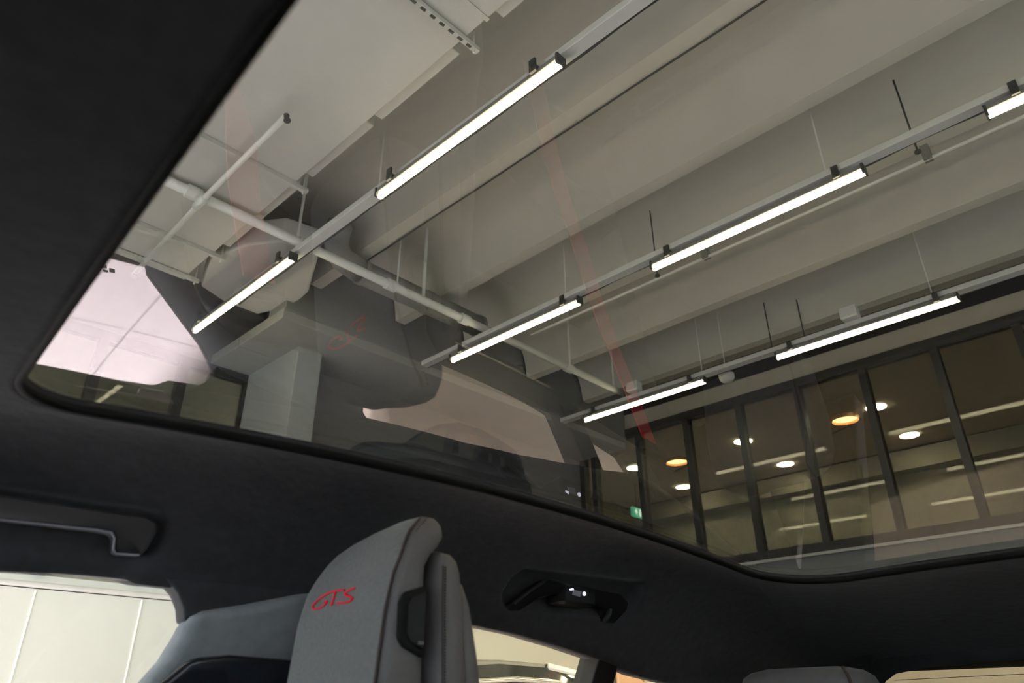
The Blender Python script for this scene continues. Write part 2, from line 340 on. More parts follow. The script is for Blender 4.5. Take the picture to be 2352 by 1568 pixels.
# --- trunking rails
def trunk(label, r2, a, b, w=0.075, z=2.885):
    t = thing('lighting_trunking', label, 'trunking', rloc(a, r2, z), AR, 'trunking rails carrying the lights')
    link('channel', MB().box(-w/2, w/2, 0, b - a, 0, 0.045), 'trunk_grey', t, bevel=0.004)
    link('cable', MB().tube([(w/2 + 0.012, y, 0.012 + 0.006 * math.sin(y * 9)) for y in [i * (b - a) / 60 for i in range(61)]], 0.008, 6), 'dark_metal', t)
    y = 0.7
    while y < b - a - 0.2:
        link('drop_rod', MB().tube([(0, y, 0.045), (0, y, SLAB - z - 0.04)], 0.005, 6), 'pipe_white', t); y += 2.1
    return t
trunk('white trunking rail over the lights beside the white duct', 0.70 * 2.9, -3.9, 5.0)
trunk('white trunking rail over the middle row of lights', 1.333 * 2.9, -3.9, 4.85)
trunk('white trunking rail over the lights along the glazed wall', 2.05 * 2.9, -3.9, 4.9, w=0.09)
# --- large white duct
du = thing('ventilation_duct', 'large white rectangular air duct across the upper corner', 'air duct', rloc(-4.05, 1.32, 3.05), AR)
cuts = [0.0, 1.5, 3.0, 4.5, 5.82, 7.6, 8.74, 9.25]
for a, b in zip(cuts, cuts[1:]):
    link('duct_section', MB().box(-0.37, 0.37, a + 0.006, b - 0.006, 0, 0.30), 'duct_white', du, bevel=0.008)
    link('flange', MB().box(-0.378, 0.378, b - 0.012, b + 0.012, -0.006, 0.306), 'duct_white', du)
for a, b, z in ((4.2, 5.78, 0.035), (6.10, 6.78, 0.035), (6.86, 7.52, 0.04), (7.68, 8.66, 0.045)):
    link('side_ledge', MB().box(0.37, 0.445, a, b, z, z + 0.12), 'duct_white', du, bevel=0.006)
for y in (2.4, 4.0, 5.98, 7.60, 8.74, 9.18):
    hc = link('hanger_channel', MB().box(-0.45, 0.46, y - 0.014, y + 0.014, -0.036, -0.008), 'duct_white', du)
    for x in (-0.43, 0.43):
        link('hanger_rod', MB().tube([(x, y, -0.06), (x, y, SLAB - 3.05)], 0.006, 6), 'pipe_white', hc)
    if abs(y - 5.98) < 0.1:
        for k in range(14): link('slot', MB().box(-0.40 + k * 0.06, -0.37 + k * 0.06, y - 0.008, y + 0.008, -0.038, -0.035), 'dark_metal', hc)
# transition box and dark flexible piece at the duct end
tb = thing('duct_plenum', 'sloping pale plenum box behind the bright light, above the soffit', 'air duct', rloc(4.85, 2.1, 3.08), AR)
pl = [(1.99, 4.24), (2.27, 4.19), (2.52, 4.74), (2.54, 4.9), (2.52, 5.14), (2.36, 5.50), (2.2, 5.42), (1.86, 5.28), (1.73, 4.84), (1.82, 4.48)]
link('box_body', MB().loft([[(u - 2.1, v - 4.85, 0.0) for u, v in pl], [(lerp(2.1, u, 1.03) - 2.1, lerp(4.85, v, 1.03) - 4.85, 0.21) for u, v in pl]]), 'duct_white', tb, bevel=0.015)
link('lower_lip', MB().box(-0.02, 0.40, 0.52, 0.66, -0.02, 0.05), 'dark_metal', tb, bevel=0.01)
# round spiral duct and dim box duct by the joist ends
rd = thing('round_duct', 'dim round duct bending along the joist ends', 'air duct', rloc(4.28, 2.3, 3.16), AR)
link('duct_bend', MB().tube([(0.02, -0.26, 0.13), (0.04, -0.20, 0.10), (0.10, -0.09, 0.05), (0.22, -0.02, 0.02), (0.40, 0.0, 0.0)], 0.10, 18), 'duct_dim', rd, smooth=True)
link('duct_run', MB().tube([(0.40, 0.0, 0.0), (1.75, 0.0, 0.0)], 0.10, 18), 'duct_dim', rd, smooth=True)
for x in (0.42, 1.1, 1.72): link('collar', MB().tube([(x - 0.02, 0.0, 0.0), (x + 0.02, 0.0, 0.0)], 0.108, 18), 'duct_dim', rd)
# --- sprinkler pipes
PZ_ = 2.995
sp = thing('sprinkler_main', 'white sprinkler main crossing under the joists with couplings', 'pipe', rloc(4.05, 0.33, PZ_), AR)
link('pipe', MB().tube([(0, 0, 0), (5.75, 0, 0)], 0.034, 14), 'pipe_white', sp, smooth=True)
for x in (0.92, 1.74, 2.52, 3.31, 4.71): link('coupling', MB().tube([(x - 0.045, 0, 0), (x + 0.045, 0, 0)], 0.046, 14), 'pipe_white', sp)
for x, r in ((1.68, 0.011), (2.85, 0.014), (2.58, 0.007), (4.73, 0.011), (5.45, 0.011)):
    link('hanger_rod', MB().tube([(x, 0, 0.03), (x, 0.0, SLAB - PZ_ - 0.001)], r, 8), 'pipe_white', sp)
sb = thing('sprinkler_branch', 'thin white sprinkler branch with a dark head under the duct', 'pipe', rloc(2.92, 1.275, 2.905), AR)
link('pipe', MB().tube([(0, 0, 0), (0.01, 1.0, 0), (0.05, 2.25, 0)], 0.018, 12), 'pipe_white', sb, smooth=True)
link('tee', MB().tube([(0.01, 1.08, 0), (0.01, 1.08, 0.038)], 0.03, 10).tube([(0.01, 0.99, 0), (0.012, 1.13, 0)], 0.028, 10), 'pipe_white', sb, smooth=True)
for x, y in ((0, 0.0), (0.05, 2.22)):
    h = link('sprinkler_head', MB().tube([(x, y, 0.0), (x, y - 0.01, -0.02), (x, y - 0.02, -0.045)], [0.018, 0.012, 0.009], 10).tube([(x, y - 0.02, -0.045), (x, y - 0.021, -0.049)], 0.02, 12), 'dark_metal', sb)
# conduits on the joists
cd = thing('conduit', 'thin pale conduit beside the middle row of lights', 'conduit', rloc(-3.8, 4.55, 3.2), AR)
link('tube', MB().tube([(0, 0, 0), (0, 7.9, 0)], 0.012, 8), 'pipe_white', cd)
for y in (0.5, 3.4, 4.35, 6.0): link('saddle', MB().box(-0.03, 0.03, y - 0.025, y + 0.025, -0.01, 0.1), 'duct_dim', cd)
dc = thing('dark_cable', 'thin dark cable along the edge of a ceiling rib', 'cable', rloc(-3.9, 2.765, 3.297), AR)
link('cable', MB().tube([(0.002 * math.sin(i), i * 0.15, 0) for i in range(58)], 0.007, 6), 'dark_metal', dc)
for k, (r1, r2, z0, z1, lb) in enumerate([(2.48, 4.25, 3.02, 3.65, 'thin dark rod hanging above the middle row of lights'), (0.55, 4.22, 3.05, 3.66, 'thin dark rod with a ball end near the photo edge'),
                                (2.5, 6.28, 3.05, 3.62, 'faint rod hanging over the glazed wall lights'), (2.2, 6.35, 3.05, 3.62, 'faint second rod hanging over the glazed wall lights')]):
    t = thing('hanging_rod', lb, 'rod', rloc(r1, r2, z0), AR, 'thin rods hanging from the ribs')
    link('rod', MB().tube([(0, 0, 0), (0, 0, z1 - z0)], 0.006, 6), 'dark_metal', t)
    link('ball_end', MB().tube([(0, 0, -0.02), (0, 0, -0.01), (0, 0, 0.005), (0, 0, 0.018)], [0.004, 0.02, 0.02, 0.005], 10), 'dark_metal', t, smooth=True)
for r1, r2, lb in ((3.08, 5.98, 'white round smoke detector between the two glazed wall lights'),):
    t = thing('smoke_detector', lb, 'smoke detector', rloc(r1 - 0.15, r2 + 0.125, 2.86), AR)
    link('base', MB().tube([(0, 0, 0.02), (0, 0, 0.05)], 0.075, 24), 'duct_white', t)
    link('stem', MB().tube([(0, 0, 0.05), (0, 0, SLAB - 2.86 - 0.012)], 0.006, 8), 'pipe_white', t)
    link('cover', MB().tube([(0, 0, 0.02), (0, 0, 0.0), (0, 0, -0.025), (0, 0, -0.035)], [0.075, 0.07, 0.05, 0.02], 24), 'duct_white', t, smooth=True)
for r1, r2, lb in ((1.62, 5.86, 'pale junction box on the glazed wall trunking above the long light'), (3.85, 5.86, 'pale junction box on the glazed wall trunking near the dark corner')):
    t = thing('junction_box', lb, 'junction box', rloc(r1, r2, 2.93), AR, 'junction boxes on the trunking')
    link('box_body', MB().box(-0.05, 0.05, -0.07, 0.07, 0, 0.10), 'pipe_white', t, bevel=0.008)
    link('box_lid', MB().box(-0.055, -0.05, -0.06, 0.06, 0.01, 0.09), 'pipe_white', t)
# --- next room lamps
def downlight(r1, r2, d, warm, lb):
    t = thing('downlight', lb, 'downlight', rloc(r1, r2, 3.22), AR, 'warm drum lamps in the next room' if warm else 'round recessed lamps in the next room')
    r = d / 2
    if warm:
        n = 28; ring = lambda rr, z: [(rr * math.cos(2*math.pi*k/n), rr * math.sin(2*math.pi*k/n), z) for k in range(n)]
        link('drum', MB().loft([ring(r, 0.0), ring(r, -0.05), ring(r - 0.012, -0.05), ring(r - 0.012, 0.0)], caps=False), 'sign_orange', t, smooth=False)
        link('lamp_disc', MB().cyl((0, 0, -0.015), r - 0.012, 0.008, 28), 'downlight_warm', t)
        link('conduit', MB().tube([(r, 0, -0.01), (r + 0.12, 0.0, -0.012), (r + 0.3, 0.35, -0.012)], 0.008, 6), 'dark_metal', t)
    else:
        link('ring', MB().tube([(0, 0, -0.004), (0, 0, 0.0)], r + 0.012, 28), 'duct_white', t)
        link('lamp_disc', MB().cyl((0, 0, -0.012), r, 0.006, 28), 'downlight_white', t)
downlight(2.84, 8.98, 0.34, True, 'warm round drum lamp below the glazed wall, the nearer one')
downlight(5.27, 8.97, 0.34, True, 'warm round drum lamp beside the red reflected strap')
for r1, r2, lb in ((2.43, 8.89, 'white round lamp half cut by a mullion beside the nearer drum lamp'), (4.18, 8.9, 'white round lamp split by a mullion in the glazed wall'), (5.93, 8.85, 'white round lamp over the reflected quarter window'),
                   (2.48, 10.26, 'white round lamp furthest toward the photo edge'), (4.235, 10.3, 'white round lamp just under the reflected light line'), (5.98, 10.28, 'white round lamp lowest in the next room')):
    downlight(r1, r2, 0.235, False, lb)
ex = thing('exit_sign', 'small green lit exit sign hanging in the next room', 'exit sign', rloc(6.5, 9.65, 2.70), AR)
link('sign_box', MB().box(-0.14, 0.14, -0.02, 0.02, 0, 0.15), 'exit_green', ex)
link('running_figure', MB().box(-0.06, -0.03, -0.023, -0.02, 0.03, 0.12).box(-0.09, 0.0, -0.023, -0.02, 0.07, 0.09), 'exit_white', ex)
link('door_mark', MB().box(0.03, 0.09, -0.023, -0.02, 0.02, 0.13), 'exit_white', ex)
link('hanger', MB().box(-0.005, 0.005, -0.005, 0.005, 0.15, 0.52), 'dark_metal', ex)
# --- mural of a dark car on the end wall
mu = thing('car_mural', 'dark mural of a car on the grey end wall', 'mural', rloc(5.75, 3.2, 1.2), AR)
def mpoly(name, poly, d, material):
    link(name, MB().prism(poly, lambda u, v, w: (u, -w, v), 0.0, d), material, mu)
def wuv(x, y):      # sketch point -> position on the wall panel (r2, height)
    d = RC @ Vector((770 + x * 0.372 - W_ / 2, 930 + y * 0.372 - H_ / 2, F_)); k = 5.75 / d.dot(R1); q = d * k
    return (q.dot(R2) - 3.2, q.z - 1.2)
def mp(name, pts, d, material): mpoly(name, [wuv(*p) for p in pts], d, material)
mp('car_body', [(60, 330), (72, 292), (110, 256), (180, 226), (260, 224), (400, 238), (432, 230), (490, 190), (555, 152), (640, 118), (760, 108), (900, 150), (1010, 212), (1100, 270), (1140, 325), (1162, 390), (1172, 445), (1205, 492), (1220, 600), (1222, 780), (60, 700)], 0.004, 'mural_base')
mp('windscreen', [(452, 228), (566, 162), (690, 140), (655, 296), (545, 252)], 0.006, 'mural_glass')
mp('side_window', [(706, 298), (742, 168), (880, 186), (842, 340)], 0.006, 'mural_glass')
mp('rear_window', [(872, 352), (884, 300), (912, 268), (1000, 250), (1090, 300), (1130, 360), (1150, 432), (1040, 408)], 0.006, 'mural_line')
mp('seat_mark', [(712, 296), (730, 225), (760, 222), (758, 300)], 0.007, 'mural_line')
mp('seat_mark', [(945, 300), (966, 304), (962, 356), (942, 352)], 0.008, 'mural_glass')
mp('seat_mark', [(1012, 318), (1045, 322), (1040, 384), (1020, 376)], 0.008, 'mural_glass')
mp('fender_shine', [(118, 310), (160, 268), (250, 250), (400, 264), (560, 298), (700, 336), (830, 384), (690, 366), (540, 330), (420, 322), (330, 345), (240, 350)], 0.006, 'mural_shine')
mp('waist_shine', [(900, 420), (1000, 408), (1160, 452), (1160, 462), (1000, 424)], 0.006, 'mural_shine')
mp('bonnet_line', [(250, 238), (420, 246), (620, 292), (860, 360), (860, 350), (625, 282), (425, 238), (255, 230)], 0.007, 'mural_line')
mp('wheel_arch', [(372, 396), (432, 352), (530, 330), (640, 348), (700, 380), (690, 384), (632, 356), (532, 340), (440, 360), (384, 400)], 0.007, 'mural_line')
mp('lamp_glint', [(612, 400), (636, 392), (662, 408), (636, 406)], 0.008, 'mural_pale')

# ================================================================== NEIGHBOUR DISPLAY CAR
nc = thing('display_car', 'white hatchback car with dark roof and bright window trim beyond the rear door', 'car', (3.1, 3.2, 0), 0.0)
def ncp(x, y, z): return (x - 3.1, y - 3.2, z if z < 0.96 else 0.96 + (z - 0.96) * 0.91)
prof = [(1.42, 0.45), (1.38, 0.70), (1.42, 0.93), (1.6, 1.0), (3.6, 0.97), (3.9, 0.95), (4.8, 0.82), (5.35, 0.68), (5.45, 0.5), (5.4, 0.28), (1.5, 0.25)]
rings = []
for y, k in ((2.28, 0.97), (2.24, 1.0), (4.16, 1.0), (4.12, 0.97)):
    rings.append([ncp(3.1 + (x - 3.1) * (1 if k == 1 else 0.985), y + (0.10 if False else 0), 0.6 + (z - 0.6) * k) for x, z in prof])
link('body', MB().loft([rings[1], rings[2]]), 'paint_white', nc, bevel=0.09, seg=4, smooth=True)
roofp = [(1.46, 0.95), (1.62, 1.20), (1.82, 1.38), (2.05, 1.455), (2.3, 1.475), (2.6, 1.465), (2.85, 1.425), (3.25, 1.25), (3.75, 0.95)]
link('cabin_glass', MB().loft([[ncp(x, 2.32 + 0.30 * max(0, (z - 0.93) / 0.54), z) for x, z in roofp] + [ncp(3.75, 2.32, 0.9), ncp(1.46, 2.32, 0.9)], [ncp(x, 4.08 - 0.30 * max(0, (z - 0.93) / 0.54), z) for x, z in roofp] + [ncp(3.75, 4.08, 0.9), ncp(1.46, 4.08, 0.9)]]), 'car_glass', nc)
rt = [(1.70, 1.29), (1.82, 1.385), (2.05, 1.46), (2.3, 1.48), (2.6, 1.47), (2.85, 1.43)]
link('roof_panel', MB().loft([[ncp(x, lerp(2.315 + 0.30 * (z - 0.93) / 0.54, 4.085 - 0.30 * (z - 0.93) / 0.54, t), z + 0.012 + 0.03 * math.sin(math.pi * t)) for x, z in rt] for t in [i / 12 for i in range(13)]], caps=False, closed=False), 'paint_black', nc, smooth=True)
for s in (0, 1):
    def sy(z, o=0.0):
        y = 2.32 + 0.30 * max(0, (z - 0.93) / 0.54) - o; return y if s == 0 else 6.4 - y
    link('window_trim', MB().tube([ncp(x, sy(z - 0.035, 0.008), z - 0.035) for x, z in [(1.72, 1.02), (1.76, 1.2), (1.9, 1.36), (2.1, 1.425), (2.35, 1.44), (2.6, 1.43), (2.8, 1.385), (3.1, 1.26), (3.5, 1.03)]], 0.014, 8), 'chrome', nc, smooth=True)
    link('roof_pillar', MB().tube([ncp(x, sy(z, -0.005), z) for x, z in [(3.72, 0.96), (3.25, 1.255), (2.85, 1.43), (2.6, 1.47)]], 0.018, 8), 'paint_white', nc, smooth=True)
    link('rear_pillar', MB().tube([ncp(x, sy(z, -0.005), z) for x, z in [(2.1, 1.46), (1.95, 1.43), (1.82, 1.38), (1.62, 1.2), (1.46, 0.96)]], [0.016, 0.03, 0.05, 0.06, 0.07], 8), 'paint_white', nc, smooth=True)
for x in (2.05, 4.6):
    for y in (2.34, 3.86):
        w = link('wheel', MB().tube([ncp(x, y, 0.34), ncp(x, y + 0.22, 0.34)], 0.335, 32), 'tyre', nc, bevel=0.02)
        link('rim', MB().tube([ncp(x, y - 0.006 if y < 3 else y + 0.2, 0.34), ncp(x, y + 0.02 if y < 3 else y + 0.226, 0.34)], 0.23, 20), 'chrome', w)
# small framed sign seen through the quarter window
sg = thing('triangle_sign', 'orange panel with an outlined triangle beyond the rear quarter window', 'sign', rloc(4.9, 6.98, 0.0), AR)
link('panel', MB().box(-0.30, 0.18, 0, 0.03, -1.25, 0.55), 'sign_orange', sg, bevel=0.005)
tri = [(-0.06, 0.40), (0.14, 0.40), (0.14, 0.25)]
link('triangle_outline', MB().tube([(u, -0.006, v) for u, v in tri + tri[:1]], 0.008, 6), 'sign_line', sg)

# ================================================================== THE CAR
CX, CY = 0.7, 0.33
car = thing('car', 'dark car cabin with a tinted glass roof, seen from the driver seat', 'car', (CX, CY, 0))
def cp(x, y, z): return (x - CX, y - CY, z + Z0)
def zr(x): return 0.27 - 0.08 * (x - 0.55) ** 2
CROWN = 0.008
def zroof(x, y): return zr(x) + CROWN * (1 - ((y - CY) / 0.42) ** 2)
ZW = [(-0.5, 0.10), (-0.2, 0.131), (0.13, 0.134), (0.21, 0.136), (0.283, 0.136), (0.45, 0.133), (0.6, 0.130), (0.77, 0.124), (0.9, 0.111), (1.0, 0.096), (1.09, 0.080), (1.147, 0.069), (1.21, 0.054), (1.305, 0.042), (1.5, 0.045), (2.1, 0.05)]
def ysd(z): return 0.95 + 0.45 * (0.12 - z)     # side glass leans in towards the roof
def head_y(x, z):
    zi, zo = zr(x) - 0.004, interp(ZW, x) + 0.018; return 0.75 + 0.2 * max(0.0, min(1.0, (zi - z) / (zi - zo))) ** (1 / 1.9)
def rrect(x0, x1, y0, y1, rf, rr, ns, ncn, nx):
    P = []
    def arc(cx, cy, r, a0, a1):
        for k in range(ncn):
            a = lerp(a0, a1, k / ncn); P.append((cx + r * math.cos(a), cy + r * math.sin(a)))
    def seg(a, b, n):
        for k in range(n): P.append((lerp(a[0], b[0], k / n), lerp(a[1], b[1], k / n)))
    pi = math.pi
    seg((x0 + rf, y1), (x1 - rr, y1), ns); arc(x1 - rr, y1 - rr, rr, pi/2, 0)
    seg((x1, y1 - rr), (x1, y0 + rr), nx); arc(x1 - rr, y0 + rr, rr, 0, -pi/2)
    seg((x1 - rr, y0), (x0 + rf, y0), ns); arc(x0 + rf, y0 + rf, rf, -pi/2, -pi)
    seg((x0, y0 + rf), (x0, y1 - rf), nx); arc(x0 + rf, y1 - rf, rf, pi, pi/2)
    return P
NS, NCN, NX = 360, 24, 90
inner = rrect(0.064, 1.42, -0.09, 0.75, 0.065, 0.14, NS, NCN, NX)
outer = rrect(-0.45, 2.0, -0.29, 0.95, 0.10, 0.16, NS, NCN, NX)
NT = len(inner)
def side_w(i):           # 1 on the long sides, 0 on front / rear edges
    a = NS; b = NS + NCN; c = b + NX; d = c + NCN; e = d + NS; f = e + NCN; g = f + NX
    if i < a: return 1, 0
    if i < b: return 1 - (i - a) / NCN, 1
    if i < c: return 0, 1
    if i < d: return (i - c) / NCN, 1
    if i < e: return 1, 0
    if i < f: return 1 - (i - e) / NCN, -1
    if i < g: return 0, -1
    return (i - g) / NCN, -1
def recess(x, z, x0, x1, z0, z1, r, e):
    # signed distance to a rounded rectangle in the (x, z) side plane
    cx, cz, hx, hz = (x0 + x1) / 2, (z0 + z1) / 2, (x1 - x0) / 2 - r, (z1 - z0) / 2 - r
    dx, dz = abs(x - cx) - hx, abs(z - cz) - hz
    d = math.hypot(max(dx, 0), max(dz, 0)) + min(max(dx, dz), 0) - r
    return sstep(e, -e, d)
HANDLE_F = (-0.26, 0.277, 0.154, 0.204); HANDLE_R = (0.820, 1.112, 0.150, 0.202)
NR = 64
rings = []
for k in range(NR + 1):
    s = k / NR; ring = []
    for i in range(NT):
        (xi, yi), (xo, yo) = inner[i], outer[i]
        sw, fr = side_w(i)
        zi = zroof(xi, yi) - 0.004
        ze = 0.075 if fr >= 0 else 0.19
        zo = sw * (interp(ZW, xo) + 0.018) + (1 - sw) * ze
        x = lerp(xi, xo, s); y = lerp(yi, yo, s)
        p = lerp(1.5, 1.9, sw)
        z = lerp(zi, zo, s ** p)
        if sw > 0.9:
            d = 0.0
            for hx in (HANDLE_F, HANDLE_R):
                d = max(d, recess(x, z, *hx, 0.025, 0.007))
            if d > 0:
                o = 0.022 * d; sg_ = 1 if y > CY else -1
                y += o * 0.8 * sg_; z += o * 0.5
        ring.append(cp(x, y, z))
    rings.append(ring)
lip1 = [cp(lerp(inner[i][0], CX, 0.002), lerp(inner[i][1], CY, 0.004), zroof(*inner[i]) + 0.002) for i in range(NT)]
lip2 = [cp(inner[i][0], inner[i][1], zroof(*inner[i]) + 0.012) for i in range(NT)]
# rolled edge at the windows
o1 = []; o2 = []
for i in range(NT):
    sw, fr = side_w(i); x, y, z = rings[-1][i]
    d = Vector((outer[i][0] - inner[i][0], outer[i][1] - inner[i][1])).normalized()
    if sw > 0.5: d = Vector((0, 1 if y + CY > CY else -1))
    dz = 0.018 * sw; o1.append((x + d.x * 0.013, y + d.y * 0.013, z - dz)); o2.append((x + d.x * 0.06, y + d.y * 0.06, z - dz + 0.004))
link('headliner', MB().loft([lip2, lip1] + rings + [o1, o2], caps=False), 'suede', car, smooth=True)
# black seal round the roof opening
link('roof_seal', MB().tube([cp(inner[i][0], inner[i][1], zroof(*inner[i]) + 0.001) for i in range(0, NT, 2)] + [cp(inner[0][0], inner[0][1], zroof(*inner[0]) + 0.001)], 0.0058, 8, caps=False), 'rubber', car, smooth=True)
# the panoramic glass
gv = []; gf = []; GX, GY = 60, 36
for a in range(GX + 1):
    for b in range(GY + 1):
        x = lerp(0.03, 1.47, a / GX); y = lerp(-0.125, 0.785, b / GY); gv.append(cp(x, y, zroof(x, y) + 0.010))
for a in range(GX):
    for b in range(GY):
        q = a * (GY + 1) + b; gf.append((q, q + 1, q + GY + 2, q + GY + 1))
link('roof_glass', MB().add(gv, gf), 'roof_glass', car, smooth=True)['label'] = 'tinted panoramic roof glass with faint reflections'
# outer roof skin around the glass
sk0 = [cp(*p, zroof(*p) + 0.014) for p in rrect(0.035, 1.465, -0.12, 0.78, 0.05, 0.14, NS // 6, 8, 16)]
sk1 = [cp(p[0], p[1], 0.235 - 0.05 * max(0, p[0] - 1.2)) for p in rrect(-0.50, 2.05, -0.32, 0.98, 0.10, 0.16, NS // 6, 8, 16)]
link('roof_skin', MB().loft([sk0, sk1], caps=False), 'paint_black', car, smooth=True)
# side trims: polygons in the (x, z) side plane, built on both sides of the cabin
def side_panel(name, poly, t0, t1, material, s, parent=car, bevel=0.006, fy=ysd):
    def fn(u, v, d):
        y = fy(v) + d; return cp(u, y if s > 0 else 2 * CY - y, v)
    return link(name, MB().prism(poly, fn, t0, t1), material, parent, bevel=bevel, smooth=bevel > 0)
for s in (1, -1):
    side_panel('centre_pillar_trim', [(0.337, 0.108), (0.40, 0.122), (0.47, 0.140), (0.53, 0.150), (0.56, 0.14), (0.565, 0.06), (0.575, -0.06), (0.60, -0.42), (0.25, -0.42), (0.262, -0.06), (0.305, 0.02), (0.325, 0.055), (0.334, 0.085)], -0.006, 0.05, 'pillar_suede_lit', s, bevel=0.016)
    side_panel('window_corner_trim', [(0.293, 0.147), (0.305, 0.139), (0.319, 0.129), (0.331, 0.114), (0.338, 0.098), (0.56, 0.10), (0.58, 0.150)], 0.016, 0.05, 'suede', s, bevel=0.004)
    side_panel('pillar_lower_cover', [(0.30, -0.05), (0.315, 0.025), (0.345, 0.057), (0.39, 0.062), (0.50, 0.058), (0.54, 0.03), (0.56, -0.4), (0.30, -0.4)], -0.034, -0.010, 'gloss_trim', s, bevel=0.010)
    side_panel('rear_pillar_strip', [(1.092, 0.10), (1.150, 0.10), (1.150, 0.02), (1.140, -0.12), (1.075, -0.12), (1.088, 0.02)], -0.004, 0.05, 'black_plastic', s, bevel=0.005)
    side_panel('quarter_pillar_trim', [(1.12, -0.03), (1.30, -0.022), (1.33, 0.015), (1.345, 0.06), (2.0, 0.07), (2.05, -0.5), (1.12, -0.5)], -0.02, 0.05, 'suede', s, bevel=0.0)
    side_panel('door_panel', [(-0.75, -0.10), (0.33, -0.088), (0.6, -0.074), (0.75, -0.060), (1.04, -0.044), (1.15, -0.03), (1.15, -1.0), (-0.75, -1.0)], -0.03, 0.06, 'lining', s, bevel=0.012)
    side_panel('belt_moulding', [(-0.7, -0.10), (0.33, -0.088), (0.6, -0.074), (0.75, -0.060), (1.04, -0.044), (1.04, -0.05), (0.75, -0.067), (0.33, -0.096), (-0.7, -0.108)], -0.034, -0.028, 'chrome', s, bevel=0.0)
    fg = side_panel('front_side_glass', [(-0.6, -0.14), (0.36, -0.14), (0.36, 0.14), (-0.3, 0.14)], 0.030, 0.034, 'side_glass', s, bevel=0.0)
    side_panel('rear_side_glass', [(0.53, -0.14), (1.10, -0.14), (1.10, 0.13), (0.53, 0.14)], 0.030, 0.034, 'privacy_glass', s, bevel=0.0)
    side_panel('quarter_glass', [(1.14, -0.06), (1.37, -0.05), (1.37, 0.08), (1.14, 0.09)], 0.030, 0.034, 'privacy_glass', s, bevel=0.0)
    if s > 0:    # maker's etching on the lower rear corner of the front window
        et = MB()
        for (u, v, w, h) in [(0.190, -0.042, 0.010, 0.004), (0.203, -0.042, 0.006, 0.004), (0.191, -0.050, 0.003, 0.005), (0.197, -0.050, 0.003, 0.005), (0.203, -0.051, 0.005, 0.006), (0.211, -0.047, 0.007, 0.007), (0.193, -0.034, 0.006, 0.003)]:
            et.prism([(u, v), (u + w, v), (u + w, v + h), (u, v + h)], lambda a, b, d: cp(a, ysd(b) + d, b), 0.028, 0.0295)
        link('glass_etching', et, 'etch', fg)
# rear window, tailgate trim, windscreen, cabin floor and dash
rw = [(y, z) for y, z in ((0.83, -0.02), (0.83, 0.03), (0.815, 0.052), (0.78, 0.068), (0.70, 0.078), (0.5, 0.086), (0.33, 0.088))]
rwf = rw + [(2 * CY - y, z) for y, z in reversed(rw[:-1])]
link('rear_glass', MB().prism([(0.9, -0.3)] + [(y + (0.02 if y > CY else -0.02), z + 0.02) for y, z in rwf] + [(-0.24, -0.3)], lambda u, v, d: cp(2.03 - v * 0.9 + d, u, v), 0.0, 0.004), 'rear_tint', car)
trimring = [[cp(2.0 - z * 0.9, y, z) for y, z in rwf], [cp(1.99 - z * 0.9 - 0.01, CY + (y - CY) * 1.04, z + 0.02) for y, z in rwf], [cp(1.95 - 0.03, CY + (y - CY) * 1.10, z + 0.06) for y, z in rwf]]
link('tailgate_trim', MB().loft(trimring, caps=False, closed=False), 'suede', car, smooth=True)
for s in (1, -1):
    link('tailgate_pillar', MB().prism([(0.845, 0.06), (0.80, 0.115), (1.06, 0.115), (1.10, -0.5), (0.93, -0.5)], lambda u, v, d: cp(1.985 - v * 0.9 + d, u if s > 0 else 2 * CY - u, v), 0.0, 0.06), 'suede', car, bevel=0.008, smooth=True)
for k in range(5):
    z = 0.06 - 0.022 * k
    link('demister_line', MB().tube([cp(2.027 - z * 0.9, y, z - 0.006 * ((y - CY) / 0.5) ** 2) for y in [lerp(-0.14, 0.80, t / 10) for t in range(11)]], 0.0007, 4), 'etch', car)
link('load_floor', MB().box(1.5 - CX, 2.6 - CX, -0.35 - CY, 1.01 - CY, 0.62, 0.66), 'lining', car)
link('windscreen', MB().prism([(-0.25, 0.18), (0.91, 0.18), (1.0, -0.30), (-0.34, -0.30)], lambda u, v, d: cp(-0.47 - (0.18 - v) * 1.35 + d, u, v), 0.0, 0.004), 'side_glass', car)
link('dashboard', MB().loft([[cp(x, -0.35, z) for x, z in ((-1.1, -0.34), (-0.62, -0.36), (-0.55, -0.45), (-0.6, -0.9), (-1.1, -0.9))], [cp(x, 1.01, z) for x, z in ((-1.1, -0.34), (-0.62, -0.36), (-0.55, -0.45), (-0.6, -0.9), (-1.1, -0.9))]]), 'lining', car, bevel=0.03)
link('cabin_floor', MB().box(-1.2 - CX, 2.6 - CX, -0.4 - CY, 1.06 - CY, 0.22, 0.26), 'lining', car)
link('bulkhead', MB().box(-1.15 - CX, -1.1 - CX, -0.4 - CY, 1.06 - CY, 0.26, 0.95), 'lining', car)
for s in (1, -1):
    pf = [cp(x, (0.97 + 0.10 * k) if s > 0 else (2 * CY - 0.97 - 0.10 * k), z) for x, z, k in ((-0.44, 0.16, 0), (-0.75, -0.10, 0.9), (-1.1, -0.32, 1.2))]
    link('front_pillar_trim', MB().tube(pf, [0.045, 0.04, 0.04], 10), 'suede', car, smooth=True)
